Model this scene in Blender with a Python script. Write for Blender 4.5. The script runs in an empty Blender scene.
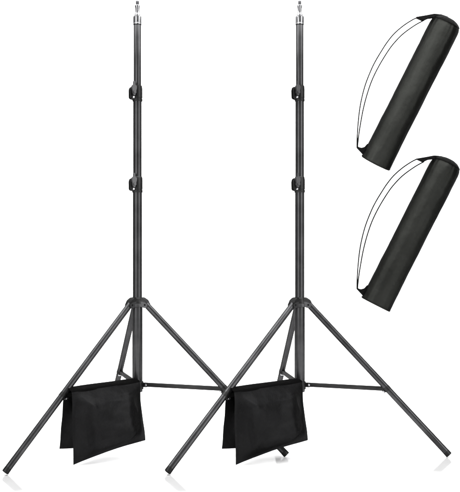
import bpy, bmesh, math, random
from mathutils import Vector, Matrix, noise
random.seed(4)
PI = math.pi
scene = bpy.context.scene
col = scene.collection

# ---------------------------------------------------------------- camera data (metres)
DIST, CAM_H = 3.5, 0.8455
S = 235.0                                   # photograph pixels per metre at the stands
WALL_Y = 1.25
BAG_Y = .912                                # distance of the carry bags behind the stands


def at(px, py, depth):
    """World point seen at photo pixel (px, py), `depth` metres in front of the stand plane."""
    k = DIST / (DIST - depth)
    return Vector(((px - 230.0) / S / k, -depth, CAM_H - (py - 248.6) / S / k))


# ---------------------------------------------------------------- materials
def material(name):
    m = bpy.data.materials.new(name)
    m.use_nodes = True
    nt = m.node_tree
    return m, nt, nt.nodes['Principled BSDF']


def node(nt, t, **kw):
    n = nt.nodes.new(t)
    for k, v in kw.items():
        setattr(n, k, v)
    return n


def powder_coat(name, base, rough, spec, grain=900, bump=0.12, tone=0.25, metallic=.8):
    m, nt, b = material(name)
    tc = node(nt, 'ShaderNodeTexCoord')
    n1 = node(nt, 'ShaderNodeTexNoise'); n1.inputs['Scale'].default_value = 14; n1.inputs['Detail'].default_value = 5
    n2 = node(nt, 'ShaderNodeTexNoise'); n2.inputs['Scale'].default_value = grain; n2.inputs['Detail'].default_value = 2
    nt.links.new(tc.outputs['Object'], n1.inputs['Vector']); nt.links.new(tc.outputs['Object'], n2.inputs['Vector'])
    r = node(nt, 'ShaderNodeValToRGB')
    r.color_ramp.elements[0].position = .3; r.color_ramp.elements[1].position = .7
    r.color_ramp.elements[0].color = (*[c * (1 - tone) for c in base], 1)
    r.color_ramp.elements[1].color = (*[c * (1 + tone) for c in base], 1)
    nt.links.new(n1.outputs['Fac'], r.inputs['Fac']); nt.links.new(r.outputs['Color'], b.inputs['Base Color'])
    mr = node(nt, 'ShaderNodeMapRange')
    mr.inputs['To Min'].default_value = rough * .85; mr.inputs['To Max'].default_value = rough * 1.15
    nt.links.new(n1.outputs['Fac'], mr.inputs['Value']); nt.links.new(mr.outputs['Result'], b.inputs['Roughness'])
    bp = node(nt, 'ShaderNodeBump'); bp.inputs['Strength'].default_value = bump; bp.inputs['Distance'].default_value = .0004
    nt.links.new(n2.outputs['Fac'], bp.inputs['Height']); nt.links.new(bp.outputs['Normal'], b.inputs['Normal'])
    b.inputs['Specular IOR Level'].default_value = spec
    b.inputs['Metallic'].default_value = metallic
    b.inputs['Specular Tint'].default_value = (.0, .0, .0, 1)
    return m


def metal(name, base, rough):
    m, nt, b = material(name)
    tc = node(nt, 'ShaderNodeTexCoord')
    n1 = node(nt, 'ShaderNodeTexNoise'); n1.inputs['Scale'].default_value = 60; n1.inputs['Detail'].default_value = 4
    nt.links.new(tc.outputs['Object'], n1.inputs['Vector'])
    mr = node(nt, 'ShaderNodeMapRange')
    mr.inputs['To Min'].default_value = rough * .7; mr.inputs['To Max'].default_value = rough * 1.3
    nt.links.new(n1.outputs['Fac'], mr.inputs['Value']); nt.links.new(mr.outputs['Result'], b.inputs['Roughness'])
    b.inputs['Metallic'].default_value = 1
    b.inputs['Specular Tint'].default_value = (.3, .3, .3, 1)
    b.inputs['Base Color'].default_value = (*base, 1)
    return m


def fabric(name, base, rough, spec, weave=1400, bump=.35, tone=.2, sheen=0.0, metallic=.75):
    m, nt, b = material(name)
    tc = node(nt, 'ShaderNodeTexCoord')
    mp = node(nt, 'ShaderNodeMapping'); mp.inputs['Rotation'].default_value = (.3, .2, .4)
    nt.links.new(tc.outputs['Object'], mp.inputs['Vector'])
    w1 = node(nt, 'ShaderNodeTexWave', wave_type='BANDS', bands_direction='X'); w1.inputs['Scale'].default_value = weave / 8
    w2 = node(nt, 'ShaderNodeTexWave', wave_type='BANDS', bands_direction='Z'); w2.inputs['Scale'].default_value = weave / 8
    n1 = node(nt, 'ShaderNodeTexNoise'); n1.inputs['Scale'].default_value = 9; n1.inputs['Detail'].default_value = 6
    n3 = node(nt, 'ShaderNodeTexNoise'); n3.inputs['Scale'].default_value = 45; n3.inputs['Detail'].default_value = 4
    for w in (w1, w2):
        w.inputs['Distortion'].default_value = .6
        nt.links.new(mp.outputs['Vector'], w.inputs['Vector'])
    nt.links.new(tc.outputs['Object'], n1.inputs['Vector']); nt.links.new(tc.outputs['Object'], n3.inputs['Vector'])
    ad = node(nt, 'ShaderNodeMath', operation='ADD')
    nt.links.new(w1.outputs['Fac'], ad.inputs[0]); nt.links.new(w2.outputs['Fac'], ad.inputs[1])
    bp = node(nt, 'ShaderNodeBump'); bp.inputs['Strength'].default_value = bump; bp.inputs['Distance'].default_value = .0005
    bq = node(nt, 'ShaderNodeBump'); bq.inputs['Strength'].default_value = .35; bq.inputs['Distance'].default_value = .004
    nt.links.new(n3.outputs['Fac'], bq.inputs['Height'])
    nt.links.new(ad.outputs[0], bp.inputs['Height']); nt.links.new(bq.outputs['Normal'], bp.inputs['Normal'])
    nt.links.new(bp.outputs['Normal'], b.inputs['Normal'])
    r = node(nt, 'ShaderNodeValToRGB')
    r.color_ramp.elements[0].position = .3; r.color_ramp.elements[1].position = .7
    r.color_ramp.elements[0].color = (*[c * (1 - tone) for c in base], 1)
    r.color_ramp.elements[1].color = (*[c * (1 + tone) for c in base], 1)
    nt.links.new(n1.outputs['Fac'], r.inputs['Fac']); nt.links.new(r.outputs['Color'], b.inputs['Base Color'])
    b.inputs['Roughness'].default_value = rough
    b.inputs['Specular IOR Level'].default_value = spec
    b.inputs['Sheen Weight'].default_value = sheen
    b.inputs['Metallic'].default_value = metallic
    b.inputs['Specular Tint'].default_value = (.0, .0, .0, 1)
    return m


M_TUBE = powder_coat('satin black coated metal', (.036, .036, .037), .31, .3, bump=.02)
M_PLASTIC = powder_coat('matt black moulded plastic', (.020, .020, .020), .42, .3, grain=500, bump=.08)
M_GREY = powder_coat('grey cast metal', (.042, .042, .043), .40, .4, grain=300, bump=.12)
M_RUBBER = powder_coat('black rubber', (.008, .008, .008), .6, .3)
M_SILVER = metal('polished steel', (.20, .20, .205), .27)
M_DARKSTEEL = metal('dark threaded steel', (.10, .10, .105), .35)
M_BOLT = metal('zinc bolt', (.36, .36, .37), .3)
M_SAND = fabric('black nylon of the sandbags', (.0072, .0072, .0074), .42, .2, metallic=.85)
M_SANDTOP = fabric('black webbing', (.003, .003, .003), .8, .08, weave=2600)
M_CARRY = fabric('black woven polyester of the carry bags', (.0135, .0139, .0128), .33, .2, weave=900, bump=.5, tone=.12, metallic=.9)
M_CAP = fabric('black woven polyester of the bag ends', (.0045, .0045, .0043), .5, .2, weave=900, bump=.5, tone=.12)
M_CORD = fabric('black cord', (.006, .006, .006), .7, .2)


def studio_white(name, polished=None):
    m, nt, b = material(name)
    tc = node(nt, 'ShaderNodeTexCoord')
    n1 = node(nt, 'ShaderNodeTexNoise'); n1.inputs['Scale'].default_value = 3; n1.inputs['Detail'].default_value = 5
    nt.links.new(tc.outputs['Object'], n1.inputs['Vector'])
    r = node(nt, 'ShaderNodeValToRGB')
    r.color_ramp.elements[0].color = (.90, .90, .90, 1); r.color_ramp.elements[1].color = (.93, .93, .93, 1)
    nt.links.new(n1.outputs['Fac'], r.inputs['Fac']); nt.links.new(r.outputs['Color'], b.inputs['Base Color'])
    b.inputs['Roughness'].default_value = .9
    b.inputs['Specular IOR Level'].default_value = 0
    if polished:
        # added glossy patches by the stand feet, base greyed so their reflections show
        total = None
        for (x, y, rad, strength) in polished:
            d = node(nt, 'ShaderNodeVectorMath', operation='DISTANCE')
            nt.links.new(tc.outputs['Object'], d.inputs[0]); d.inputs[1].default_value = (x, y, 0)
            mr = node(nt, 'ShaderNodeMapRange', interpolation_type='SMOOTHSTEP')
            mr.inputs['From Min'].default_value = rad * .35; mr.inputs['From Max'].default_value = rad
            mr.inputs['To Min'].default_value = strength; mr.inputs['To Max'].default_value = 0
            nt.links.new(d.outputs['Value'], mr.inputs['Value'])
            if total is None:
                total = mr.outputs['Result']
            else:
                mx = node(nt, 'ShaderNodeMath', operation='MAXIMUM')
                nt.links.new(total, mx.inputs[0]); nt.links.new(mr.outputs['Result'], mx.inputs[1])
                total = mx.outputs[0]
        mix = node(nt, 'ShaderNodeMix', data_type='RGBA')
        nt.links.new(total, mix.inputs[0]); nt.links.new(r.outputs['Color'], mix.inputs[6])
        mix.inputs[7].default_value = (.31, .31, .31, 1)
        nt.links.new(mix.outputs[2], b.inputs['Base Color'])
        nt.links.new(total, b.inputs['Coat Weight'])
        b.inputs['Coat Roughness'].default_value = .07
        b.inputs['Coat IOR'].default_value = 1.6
    return m


# ---------------------------------------------------------------- mesh helpers
def link(name, bm, mat, parent=None, sharp=35, smooth=True):
    me = bpy.data.meshes.new(name)
    bmesh.ops.recalc_face_normals(bm, faces=bm.faces)
    bm.to_mesh(me); bm.free()
    for p in me.polygons:
        p.use_smooth = smooth
    if smooth:
        me.set_sharp_from_angle(angle=math.radians(sharp))
    me.materials.append(mat)
    o = bpy.data.objects.new(name, me)
    col.objects.link(o)
    o.parent = parent
    return o


def thing(name, loc, label, cat, group=None):
    o = bpy.data.objects.new(name, None)
    o.empty_display_size = .1
    o.location = loc
    col.objects.link(o)
    o['label'] = label; o['category'] = cat
    if group:
        o['group'] = group
    return o


def frame(axis, up=Vector((0, 0, 1))):
    a = axis.normalized()
    if abs(a.dot(up)) > .98:
        up = Vector((0, -1, 0))
    x = up.cross(a).normalized()
    return x, a.cross(x).normalized(), a


def rev(bm, p0, axis, prof, n=40, cap=True):
    """surface of revolution; prof = [(distance along axis, radius), ...]"""
    x, y, a = frame(axis)
    rings = []
    for d, r in prof:
        c = p0 + a * d
        rings.append([bm.verts.new(c + (x * math.cos(2 * PI * i / n) + y * math.sin(2 * PI * i / n)) * r) for i in range(n)])
    for A, B in zip(rings, rings[1:]):
        for i in range(n):
            bm.faces.new((A[i], A[(i + 1) % n], B[(i + 1) % n], B[i]))
    if cap:
        bm.faces.new(rings[0][::-1]); bm.faces.new(rings[-1])


def tube(bm, p0, p1, r, bev=.001, n=36):
    L = (p1 - p0).length
    rev(bm, p0, p1 - p0, [(0, r - bev), (bev * .3, r - bev * .3), (bev, r), (L - bev, r), (L - bev * .3, r - bev * .3), (L, r - bev)], n)


def box(bm, c, sx, sy, sz, X=Vector((1, 0, 0)), Y=Vector((0, 1, 0)), Z=Vector((0, 0, 1)), bev=.0015, taper=1.0):
    g = bmesh.new()
    vs = []
    for k in (-1, 1):
        t = taper if k > 0 else 1
        for i, j in ((-1, -1), (1, -1), (1, 1), (-1, 1)):
            vs.append(g.verts.new((i * sx / 2 * t, j * sy / 2 * t, k * sz / 2)))
    for f in ((0, 3, 2, 1), (4, 5, 6, 7), (0, 1, 5, 4), (1, 2, 6, 5), (2, 3, 7, 6), (3, 0, 4, 7)):
        g.faces.new([vs[i] for i in f])
    if bev:
        bmesh.ops.bevel(g, geom=list(g.edges), offset=bev, segments=2, affect='EDGES', profile=.6)
    m = {}
    for v in g.verts:
        m[v] = bm.verts.new(c + X * v.co.x + Y * v.co.y + Z * v.co.z)
    for f in g.faces:
        bm.faces.new([m[v] for v in f.verts])
    g.free()


def prism(bm, pts, n, thick, bev=0.0):
    """flat outline (3-D points in one plane) given thickness along n"""
    g = bmesh.new()
    A = [g.verts.new(p - n * thick / 2) for p in pts]
    B = [g.verts.new(p + n * thick / 2) for p in pts]
    g.faces.new(A[::-1]); g.faces.new(B)
    for i in range(len(pts)):
        j = (i + 1) % len(pts)
        g.faces.new((A[i], A[j], B[j], B[i]))
    bmesh.ops.recalc_face_normals(g, faces=g.faces)
    if bev:
        bmesh.ops.bevel(g, geom=list(g.edges), offset=bev, segments=2, affect='EDGES')
    m = {v: bm.verts.new(v.co) for v in g.verts}
    for f in g.faces:
        bm.faces.new([m[v] for v in f.verts])
    g.free()


def smooth_curve(pts, n=14):
    P = [pts[0] * 2 - pts[1]] + list(pts) + [pts[-1] * 2 - pts[-2]]
    out = []
    for i in range(1, len(P) - 2):
        for k in range(n):
            t = k / n
            a, b, c, d = P[i - 1], P[i], P[i + 1], P[i + 2]
            out.append(.5 * ((2 * b) + (c - a) * t + (2 * a - 5 * b + 4 * c - d) * t * t + (3 * b - a - 3 * c + d) * t ** 3))
    out.append(P[-2])
    return out


def cable(bm, pts, r, n=8):
    rings = []
    for i, p in enumerate(pts):
        t = (pts[min(i + 1, len(pts) - 1)] - pts[max(i - 1, 0)])
        x, y, a = frame(t, Vector((0, 1, 0)))
        rings.append([bm.verts.new(p + (x * math.cos(2 * PI * k / n) + y * math.sin(2 * PI * k / n)) * r) for k in range(n)])
    for A, B in zip(rings, rings[1:]):
        for k in range(n):
            bm.faces.new((A[k], A[(k + 1) % n], B[(k + 1) % n], B[k]))
    bm.faces.new(rings[0][::-1]); bm.faces.new(rings[-1])


# ---------------------------------------------------------------- the light stands
ZH = .6077            # height of the leg pivots
R0 = .0405
FR = .568
ZB = .268             # height of the braces
UP = Vector((0, 0, 1))


def light_stand(x, legs, label):
    t = thing('light_stand', (x, 0, 0), label, 'light stand', 'black tripod light stands')
    V = Vector
    # telescopic pole, four sections
    bm = bmesh.new(); rev(bm, V((0, 0, .236)), UP, [(0, .0190), (.001, .0212), (.003, .0218), (.372, .0218)], 48); link('pole_section', bm, M_TUBE, t)
    bm = bmesh.new(); rev(bm, V((0, 0, .610)), UP, [(0, .0196), (.530, .0196)], 48); link('pole_section', bm, M_TUBE, t)
    bm = bmesh.new(); rev(bm, V((0, 0, 1.141)), UP, [(0, .0182), (.386, .0182)], 48); link('pole_section', bm, M_TUBE, t)
    bm = bmesh.new(); rev(bm, V((0, 0, 1.528)), UP, [(0, .0160), (.269, .0160), (.2705, .0150)], 48); link('pole_section', bm, M_TUBE, t)
    # spigot
    bm = bmesh.new()
    rev(bm, V((0, 0, 1.7985)), UP, [(0, .0158), (0, .0184), (.003, .0184), (.0045, .0176), (.0065, .0176), (.008, .0184), (.030, .0184), (.034, .0178), (.0355, .0160),
                                   (.036, .0128), (.040, .0124), (.046, .0108), (.052, .0092), (.062, .0086), (.070, .0092), (.074, .0104), (.081, .0110), (.0835, .0100), (.084, .0070)], 48)
    sp = link('spigot', bm, M_SILVER, t, 28)
    bm = bmesh.new()
    prof = [(0, .0066)]
    for i in range(7):
        prof += [(.001 + i * .0024, .0074), (.0022 + i * .0024, .0064)]
    prof += [(.0185, .0060), (.020, .0040)]
    rev(bm, V((0, 0, 1.8815)), UP, prof, 28)
    link('threaded_stud', bm, M_DARKSTEEL, sp)
    # locking collars with wing knobs
    for zc, r, rin in ((1.118, .0222, .0185), (1.506, .0212, .0170)):
        bm = bmesh.new()
        h = .034
        rev(bm, V((0, 0, zc - h)), UP, [(0, rin), (0, r - .001), (.0015, r), (.010, r), (.0112, r - .0012), (.0135, r - .0012), (.0147, r), (.052, r), (.060, r - .0008), (2 * h - .002, r - .002), (2 * h, rin)], 48)
        c = link('locking_collar', bm, M_PLASTIC, t)
        # clamp ears on the left, split by a slot
        bm = bmesh.new()
        d = V((-.86, -.51, 0)).normalized(); s = V((-d.y, d.x, 0))
        for sg in (-1, 1):
            pts = [V((0, 0, zc)) + d * a + UP * b + s * (sg * .0072) for a, b in
                   ((.012, -.030), (.032, -.026), (.036, -.021), (.037, .010), (.034, .021), (.028, .026), (.012, .029))]
            prism(bm, pts, s, .0085, .0012)
        link('clamp_ear', bm, M_PLASTIC, c)
        # knob on the front side of the ears
        bm = bmesh.new()
        k0 = V((0, 0, zc)) + d * .0235
        fwd = -s if (-s).y < 0 else s
        rev(bm, k0 + fwd * .0115, fwd, [(0, .0080), (.0015, .0088), (.008, .0088), (.010, .0070), (.018, .0060)], 28)
        kc = k0 + fwd * .023
        half = ((.047, .0028), (.044, .0040), (.031, .0044), (.027, .0112), (.023, .0124), (.016, .0118), (-.004, .0066), (-.013, .0046), (-.0145, .0030))
        out = [kc + d * (w_ + .002) + UP * z_ for z_, w_ in half] + [kc - d * (w_ - .002) + UP * z_ for z_, w_ in reversed(half)]
        prism(bm, out, fwd, .0080, .0014)
        kn = link('wing_knob', bm, M_GREY, c)
        bm = bmesh.new(); rev(bm, k0 + d * .002 - UP * .0205 + fwd * .0105, fwd, [(0, .0038), (.010, .0038), (.0112, .0028)], 20)
        link('screw', bm, M_BOLT, c)

    # hub
    bm = bmesh.new()
    rev(bm, V((0, 0, .598)), UP, [(0, .0220), (0, .0285), (.002, .0300), (.020, .0300), (.023, .0290), (.036, .0245), (.0395, .0225), (.041, .0197)], 48)
    hub = link('leg_hub', bm, M_PLASTIC, t)
    bm = bmesh.new()
    rev(bm, V((0, 0, .599)), UP, [(0, .0301), (.0006, .0315), (.0125, .0315), (.0135, .0301)], 48, cap=False)
    link('hub_band', bm, M_GREY, hub)
    # lower sleeve
    bm = bmesh.new()
    rev(bm, V((0, 0, ZB - .020)), UP, [(0, .0219), (0, .0250), (.0015, .0260), (.030, .0260), (.032, .0250), (.034, .0219)], 48)
    slv = link('brace_sleeve', bm, M_PLASTIC, t)

    for az, R in legs:
        a = math.radians(az)
        out = V((math.cos(a), -math.sin(a), 0)); side = V((-out.y, out.x, 0))
        piv = out * R0 + UP * ZH
        rt = .0133
        foot = out * R + UP * .0100
        ax = (foot - piv).normalized()
        # capped bracket on the hub with two side plates that hold the leg
        bm = bmesh.new()
        pts = [out * p + UP * q for p, q in ((.020, .6225), (.020, .6385), (.028, .6365), (.043, .6265), (.0495, .6150), (.043, .6172), (.030, .6225))]
        prism(bm, pts, side, .0376, .0012)
        lug = link('leg_bracket', bm, M_PLASTIC, t)
        for sg in (-1, 1):
            bm = bmesh.new()
            pts = [out * p + UP * q + side * (sg * .0162) for p, q in
                   ((.020, .600), (.020, .622), (.030, .622), (.042, .618), (.0515, .613), (.0535, .603), (.047, .595), (.036, .5945))]
            prism(bm, pts, side, .0052, .0011)
            link('bracket_plate', bm, M_GREY, lug)
        bm = bmesh.new()
        rev(bm, piv - side * .0195, side, [(0, .0034), (.0012, .0046), (.0022, .0048), (.0366, .0048), (.0376, .0046), (.0388, .0034)], 20)
        link('bolt', bm, M_RUBBER, lug)
        # leg tube
        p0 = piv - ax * .006
        L = (foot - p0).length
        bm = bmesh.new(); rev(bm, p0, ax, [(0, rt - .003), (.003, rt), (L - .0185, rt)], 40)
        leg = link('leg', bm, M_TUBE, t)
        bm = bmesh.new(); rev(bm, p0 + ax * (L - .0185), ax, [(.0002, rt - .001), (.0008, rt + .0002), (.0165, rt + .0002), (.0185, rt - .0008), (.0185, rt - .004), (.0165, rt - .005)], 40)
        link('foot_cap', bm, M_PLASTIC, leg)
        # brace from the sleeve to the leg: a flat channel beneath the tube
        j = piv.lerp(out * R + UP * .008, FR)
        bm = bmesh.new()
        q0 = out * .038 + UP * ZB; q1 = j + side * 0 - UP * .001
        bd = (q1 - q0).normalized(); bn = side.cross(bd)
        mid = (q0 + q1) / 2; Lb = (q1 - q0).length
        w, hgt, th = .0085, .0170, .0016
        if bn.z < 0: bn = -bn
        box(bm, mid + bn * (hgt / 2 - th / 2), Lb + .012 - .028, w, th, bd, side, bn, .0005)
        for sg in (-1, 1):
            box(bm, mid + side * (sg * (w / 2 + th / 2 - .0002)), Lb + .014, th, hgt, bd, side, bn, .0005)
        br = link('brace', bm, M_PLASTIC, t)
        bm = bmesh.new(); rev(bm, q0 + bd * .003 - side * .0098, side, [(0, .003), (.001, .0044), (.0186, .0044), (.0196, .003)], 20)
        link('bolt', bm, M_BOLT, br)
        # sleeve lug
        bm = bmesh.new()
        box(bm, out * .0335 + UP * (ZB - .001), .020, .0102, .019, out, side, UP, .0012)
        link('sleeve_lug', bm, M_PLASTIC, slv)
        # clamp band round the leg at the joint
        bm = bmesh.new()
        rev(bm, j - ax * .009, ax, [(0, rt + .0001), (.0008, rt + .0014), (.0172, rt + .0014), (.018, rt + .0001)], 36, cap=False)
        cl = link('leg_clamp', bm, M_PLASTIC, t)
        bm = bmesh.new()
        low = (-(UP - ax * UP.dot(ax))).normalized()
        c0 = j + low * (rt + .006)
        box(bm, j + low * (rt + .004), .013, .0100, .0115, ax, side, low, .001)
        link('clamp_lug', bm, M_PLASTIC, cl)
        bm = bmesh.new(); rev(bm, c0 - side * .0102, side, [(0, .003), (.001, .0046), (.0194, .0046), (.0204, .003)], 20)
        link('bolt', bm, M_BOLT, cl)
    return t


X1, X2 = -.3940, .2965
LEGS1 = ((15.37, .6469), (135.95, .6197), (-108.77, .6450))
LEGS2 = ((16.27, .6148), (141.28, .6799), (-97.64, .6425))
light_stand(X1, LEGS1, 'black tripod light stand on the left, clear of the carry bags')
light_stand(X2, LEGS2, 'black tripod light stand on the right, next to the two carry bags')


# ---------------------------------------------------------------- sandbags
CREASES = [(.80, .13, -.12, .16, .016, .0040), (.70, .19, -.05, .18, .014, -.0030), (.18, .16, .75, .12, .018, .0040), (.30, .12, .25, .14, .014, .0030),
           (.88, .42, 1.15, .14, .016, .0035), (.14, .62, 1.45, .20, .018, .0035), (.55, .22, .10, .16, .013, .0022), (.84, .80, -.85, .12, .018, .0040),
           (.22, .86, .80, .12, .018, .0040), (.45, .90, .10, .15, .016, .0025)]


def pouch(name, TL, TR, BR, BM, BL, thick, seed, parent, org, nu=64, nv=56, sagr=None):
    """stuffed cloth pouch: flat hem, filled middle, wrinkled faces"""
    TL, TR, BR, BM, BL = [p - org for p in (TL, TR, BR, BM, BL)]
    nrm = ((TR - TL).cross(BL - TL)).normalized()
    if nrm.y > 0: nrm = -nrm
    bm = bmesh.new()
    grids = []
    hem = .045
    for sgn in (1, -1):
        g = []
        for j in range(nv + 1):
            v = j / nv; row = []
            for i in range(nu + 1):
                u = i / nu
                top = TL.lerp(TR, u)
                # a bottom edge that sags through BM
                bot = (1 - u) ** 2 * BL + 2 * u * (1 - u) * (2 * BM - .5 * BL - .5 * BR) + u * u * BR
                p = top.lerp(bot, v)
                # side edges draw in slightly at the middle height
                if sagr:
                    p += (TL - TR).normalized() * sagr * math.sin(PI * min(1, v * 1.15)) * u
                e = lambda q: max(0., min(1., (q - hem * .5) / .24))
                fu = min(e(u), e(1 - u)); fv = min(e(v) ** .8, e(1 - v))
                fu = fu * fu * (3 - 2 * fu); fv = fv * fv * (3 - 2 * fv)
                fill = (fu * fv) ** .62
                fill *= .72 + .28 * v                       # sand sinks to the bottom
                q = Vector((u * 3.1 + seed * 7.3, v * 2.6 + sgn * 4, seed))
                wr = noise.noise(q) * .008 + noise.noise(q * 2.3) * .0035 + noise.noise(q * 5) * .0010
                for (cu, cv, an, ln, wd, hh) in CREASES:
                    du, dv = u - cu, (v - cv) * .75
                    al = du * math.cos(an) + dv * math.sin(an); ac = -du * math.sin(an) + dv * math.cos(an) + al * al * .35
                    wr += hh * math.exp(-(al / ln) ** 2 - (ac / wd) ** 2)
                # tension folds running in from the corners and hems
                edge = math.exp(-min(u, 1 - u, 1 - v, v) * 9)
                fold = math.sin((v * 24 + noise.noise(q * 2) * 5) if min(u, 1 - u) < min(v, 1 - v) else (u * 30 + noise.noise(q * 2) * 6))
                wr += fold * .0011 * edge * (1 if 0 < i < nu and 0 < j < nv else 0)
                d = sgn * (thick * fill + (.0012 if 0 < i < nu and 0 < j < nv else 0)) + wr * (.12 + .88 * fill) * (1 if sgn > 0 else .6)
                wob = Vector((0, 0, 0))
                if j == nv or i in (0, nu):
                    pass
                ed = nrm * (noise.noise(Vector((u * 3, v * 3, seed * 3.7))) * .006)
                row.append((i, j, p + nrm * d + ed))
            g.append(row)
        grids.append(g)
    border = {}
    V = []
    for g in grids:
        W = []
        for row in g:
            r2 = []
            for i, j, p in row:
                if i in (0, nu) or j in (0, nv):
                    if (i, j) not in border: border[(i, j)] = bm.verts.new(p)
                    r2.append(border[(i, j)])
                else:
                    r2.append(bm.verts.new(p))
            W.append(r2)
        V.append(W)
    for W in V:
        for j in range(nv):
            for i in range(nu):
                bm.faces.new((W[j][i], W[j][i + 1], W[j + 1][i + 1], W[j + 1][i]))
    o = link(name, bm, M_SAND, parent, 80)
    # piping round the hem
    bm = bmesh.new()
    loop = [V[0][0][i] for i in range(nu + 1)]
    return o


def edge_cable(name, pts, r, parent, mat):
    bm = bmesh.new(); cable(bm, pts, r, 8)
    return link(name, bm, mat, parent)


def sandbag(dx, label, seed):
    A = lambda px, py, d: at(px + dx, py, d)
    org = A(105, 384, .15); org.z = 0
    t = thing('sandbag', org, label, 'sandbag', 'black saddle sandbags')
    fTL, fTR = A(71.8, 392.6, .292), A(140.0, 381.8, .062)
    fBL, fBM, fBR = A(73.2, 465.0, .312), A(107.5, 451.8, .268), A(145.3, 440.3, .215)
    front = pouch('pouch', fTL, fTR, fBR, fBM, fBL, .042, seed, t, org, sagr=.003)
    bTL, bTR = A(64.0, 388.5, .205), A(130.5, 380.0, .010)
    bBL, bBM, bBR = A(59.5, 449, .222), A(98, 444, .200), A(128, 430, .170)
    back = pouch('pouch', bTL, bTR, bBR, bBM, bBL, .013, seed + 5, t, org)
    # top panel laid over the brace, joining both pouches
    bm = bmesh.new()
    nu, nv = 40, 14
    lay = []
    for off in (.0030, 0):
        g = []
        for j in range(nv + 1):
            v = j / nv; row = []
            for i in range(nu + 1):
                u = i / nu
                p = fTL.lerp(fTR, u).lerp(bTL.lerp(bTR, u), v)
                p = p + UP * (off + .0075 * math.sin(PI * v) + .0022 * noise.noise(Vector((u * 4, v * 2, seed))) * math.sin(PI * v) - (.004 if j in (0, nv) else 0))
                row.append(bm.verts.new(p - org))
            g.append(row)
        lay.append(g)
    for g in lay:
        for j in range(nv):
            for i in range(nu):
                bm.faces.new((g[j][i], g[j][i + 1], g[j + 1][i + 1], g[j + 1][i]))
    T, B = lay
    for i in range(nu):
        bm.faces.new((T[0][i], B[0][i], B[0][i + 1], T[0][i + 1])); bm.faces.new((T[nv][i], T[nv][i + 1], B[nv][i + 1], B[nv][i]))
    for j in range(nv):
        bm.faces.new((T[j][0], T[j + 1][0], B[j + 1][0], B[j][0])); bm.faces.new((T[j][nu], B[j][nu], B[j + 1][nu], T[j + 1][nu]))
    link('saddle_panel', bm, M_SANDTOP, t, 60)
    return t


sandbag(0, 'black saddle sandbag slung over the lower brace of the left light stand', 1)
sandbag(162.4, 'black saddle sandbag over the right light stand, hiding a leg of the other stand', 1)


# ---------------------------------------------------------------- carry bags against the backdrop
SAG = (.25, .04)


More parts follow.
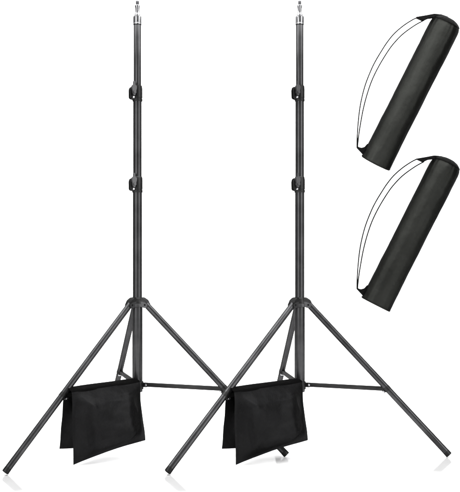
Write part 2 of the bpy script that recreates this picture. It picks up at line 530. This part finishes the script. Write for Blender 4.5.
def carry_bag(dy, label, seed):
    RB = .0850                                         # bag radius in metres
    depth = -BAG_Y
    k = DIST / (DIST - depth); mpp = 1 / (S * k)       # metres per photo pixel at the bag
    A = lambda px, py, d=0.0: at(px, py + dy, depth + d)
    org = A(407, 90)
    t = thing('carry_bag', org, label, 'carry bag', 'black cylindrical carry bags')
    ux, uz = Vector((1, 0, 0)), Vector((0, 0, 1))
    ax = Vector((-.452, 0, -.892)).normalized()        # from the top end to the bottom end
    bx = Vector((.892, 0, -.452)).normalized()
    nx = Vector((0, -1, 0))
    a0, b0 = -.452 * 407 + .892 * 90, .892 * 407 + .452 * 90
    def loc(a, b): return ax * ((a - a0) * mpp) + bx * ((b - b0) * mpp)
    sag = SAG[dy > 0]                                  # the soft ends slump: the side away from the wall hangs lower
    bc = 408.65; r = 15.45
    cap_prof = [(-187.3, 0), (-187.1, 3), (-186.6, 6.6), (-185.4, 10.0), (-183.6, 12.6), (-182.4, 13.8), (-181.9, 14.15), (-181.3, 14.2), (-180.6, 13.8)]
    prof = [(-181.4, 13.0), (-181.0, 14.0), (-179.6, 14.7), (-177.5, 15.15), (-175, 15.4), (-172, 15.5)]
    prof += [(-172 + i * 146.0 / 70, 15.5 - .25 * math.sin(PI * i / 70) + .1) for i in range(1, 71)]
    prof += [(-24.6, 15.75), (-23.9, 15.3), (-24.0, 12), (-24.3, 6), (-24.4, 0)]
    n = 96

    def loft(name, prof, mat):
        bm = bmesh.new(); rings = []
        for a, rr in prof:
            ring = []
            end = max(math.exp(-(a + 182) / 14), math.exp((a + 24) / 9)) if rr > 1 else 0
            for i in range(n):
                th = 2 * PI * i / n
                c, sn = math.cos(th), math.sin(th)
                q = Vector((c * 1.3, sn * 1.3, a * .05 + seed * 9))
                q2 = Vector((c * 2.5, sn * 2.5, a * .16 + seed * 5))
                q3 = Vector((c * 5, sn * 5, a * .035 + seed * 3))       # long creases along the bag
                dr = rr * (noise.noise(q) * .012 + noise.noise(q2) * .010 + noise.noise(q3) * .012)
                dr += rr * min(end, 1) * .040 * noise.noise(Vector((c * 5, sn * 5, a * .03 + seed)))
                R = rr + dr
                ring.append(bm.verts.new(loc(a, bc + c * R) + (nx + ax * sag) * (sn * R * mpp)))
            rings.append(ring)
        for P, Q in zip(rings, rings[1:]):
            for i in range(n):
                bm.faces.new((P[i], P[(i + 1) % n], Q[(i + 1) % n], Q[i]))
        bmesh.ops.remove_doubles(bm, verts=list(rings[0]) + list(rings[-1]), dist=1e-6)
        return link(name, bm, mat, t, 50)

    loft('bag_body', prof, M_CARRY)
    loft('end_cap', cap_prof, M_CAP)
    # stitched hems at both ends
    bm = bmesh.new()
    for a, rr in ((-25.2, 15.9),):
        pts = []
        for i in range(61):
            th = 2 * PI * i / 60
            q = Vector((math.cos(th) * 1.3, math.sin(th) * 1.3, a * .05 + seed * 9))
            R = rr * (1 + noise.noise(q) * .012)
            pts.append(loc(a, bc + math.cos(th) * R) + (nx + ax * sag) * max(math.sin(th) * R * mpp, -RB))
        cable(bm, pts, .0016, 6)
    link('hem_piping', bm, M_CARRY, t)
    # strap tabs
    L = lambda px, py: loc(-.452 * px + .892 * py, .892 * px + .452 * py)
    bm = bmesh.new()
    prism(bm, [L(*p) for p in ((415.6, 17.4), (424, 16.0), (433.7, 14.2), (441, 14.9), (447.5, 17.2), (450, 22), (444, 25), (438, 21.0), (432.6, 17.8), (428, 18.4), (423, 20.8))], nx, .030, .0015)
    prism(bm, [L(*p) for p in ((430.5, 16.8), (434, 17.6), (433.6, 19.6), (431, 22.5), (428.2, 27), (436, 26), (444, 20), (438, 15.8))], nx, .022, .0012)
    link('strap_tab', bm, M_CORD, t)
    bm = bmesh.new()
    prism(bm, [L(*p) for p in ((356.7, 145.6), (358.6, 147.2), (361.3, 147.9), (364.4, 147.0), (367.4, 143.6), (371, 150), (366.5, 156.6), (363.4, 155.0), (359.2, 150.4), (356.6, 147.6))], nx, .020, .0012)
    link('strap_tab', bm, M_CORD, t)
    # shoulder strap: two thin cords running from the top tab to the bottom tab
    s = thing_part('shoulder_strap', t)
    for path in (((416.5, 17.8), (411.6, 20.3), (403, 26), (394, 33.8), (387, 42.4), (381, 51.7), (375.8, 60.5), (371.3, 69.6), (365.6, 84), (361.6, 98.6), (359.2, 112), (357.8, 126), (357.1, 138), (357.0, 146.8)),
                 ((424, 20.2), (415, 25.2), (403.8, 33.2), (396, 40.8), (389, 49.6), (379.6, 64.8), (372.2, 79.8), (366.9, 95), (363.0, 110), (360.2, 125), (358.4, 137), (357.5, 147.0))):
        pts = smooth_curve([L(*p) for p in path], 8)
        pts = [p + nx * (.004 * math.sin(PI * i / (len(pts) - 1) * 3)) for i, p in enumerate(pts)]
        bm = bmesh.new(); cable(bm, pts, .0031, 8)
        link('cord', bm, M_CORD, s)
    return t


def thing_part(name, parent):
    o = bpy.data.objects.new(name, None); col.objects.link(o); o.parent = parent
    o.empty_display_size = .02
    return o


carry_bag(0, 'upper black tubular carry bag with thin looped strap', 1)
carry_bag(141.4, 'lower black tubular carry bag with thin looped strap, nearer the stand legs', 1)

# ---------------------------------------------------------------- floor and backdrop
feet = []  # centres of the added grey gloss patches that bring out the leg reflections
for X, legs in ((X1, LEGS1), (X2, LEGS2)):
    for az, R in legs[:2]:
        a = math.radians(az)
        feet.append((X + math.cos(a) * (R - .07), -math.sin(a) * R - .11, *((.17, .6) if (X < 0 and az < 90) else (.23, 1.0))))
FL_Y, CURVE = WALL_Y - .22, .22
bm = bmesh.new()
W = 3.2
ys = [-5.0, -2, 0, FL_Y]
rows = [[bm.verts.new((x, y, 0)) for x in (-W, 0, W)] for y in ys]
for A_, B_ in zip(rows, rows[1:]):
    for i in range(2):
        bm.faces.new((A_[i], A_[i + 1], B_[i + 1], B_[i]))
for f in bm.faces:
    f.normal_update()
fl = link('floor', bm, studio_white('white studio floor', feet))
if fl.data.polygons[0].normal.z < 0:
    fl.data.flip_normals()
fl['kind'] = 'structure'
fl['label'] = 'seamless white studio floor under the stands'
bm = bmesh.new()
prof = [(FL_Y + CURVE * math.sin(PI / 2 * i / 16), CURVE * (1 - math.cos(PI / 2 * i / 16))) for i in range(17)] + [(WALL_Y, 3.6)]
rows = [[bm.verts.new((x, y, z)) for x in (-W, 0, W)] for y, z in prof]
for A_, B_ in zip(rows, rows[1:]):
    for i in range(2):
        bm.faces.new((A_[i], A_[i + 1], B_[i + 1], B_[i]))
bd = link('backdrop', bm, studio_white('white studio backdrop'))
bd['kind'] = 'structure'
bd['label'] = 'seamless white studio backdrop behind the stands'


# ---------------------------------------------------------------- light
def area(name, loc, target, sx, sy, power, color=(1, 1, 1)):
    l = bpy.data.lights.new(name, 'AREA'); l.shape = 'RECTANGLE'; l.size = sx; l.size_y = sy; l.energy = power; l.color = color
    o = bpy.data.objects.new(name, l); col.objects.link(o); o.location = loc
    o.rotation_euler = (Vector(target) - Vector(loc)).to_track_quat('-Z', 'Y').to_euler()
    return o


area('overhead_softbox', (0, -.35, 3.4), (0, -.1, 0), 5.6, 2.0, 390)
area('softbox_left', (-2.1, -3.0, 1.75), (-.2, 0, 1.0), 1.0, 3.3, 112)
area('softbox_right', (2.9, -2.3, 1.75), (.3, 0, 1.0), 1.25, 3.3, 120)

w = bpy.data.worlds.new('World'); scene.world = w
w.use_nodes = True
w.node_tree.nodes['Background'].inputs[0].default_value = (1, 1, 1, 1)
w.node_tree.nodes['Background'].inputs[1].default_value = .24

# ---------------------------------------------------------------- camera and render
cam = bpy.data.cameras.new('camera'); co = bpy.data.objects.new('camera', cam); col.objects.link(co)
co.location = (0, -DIST, CAM_H); co.rotation_euler = (PI / 2, 0, 0)
cam.sensor_fit = 'HORIZONTAL'; cam.sensor_width = 36; cam.lens = S * DIST / 460 * 36
cam.shift_y = 2.6 / 460
cam.clip_start = .05; cam.clip_end = 100
scene.camera = co
scene.view_settings.view_transform = 'Standard'
scene.view_settings.look = 'None'
scene.view_settings.exposure = 0
scene.view_settings.gamma = 1
scene.cycles.max_bounces = 8
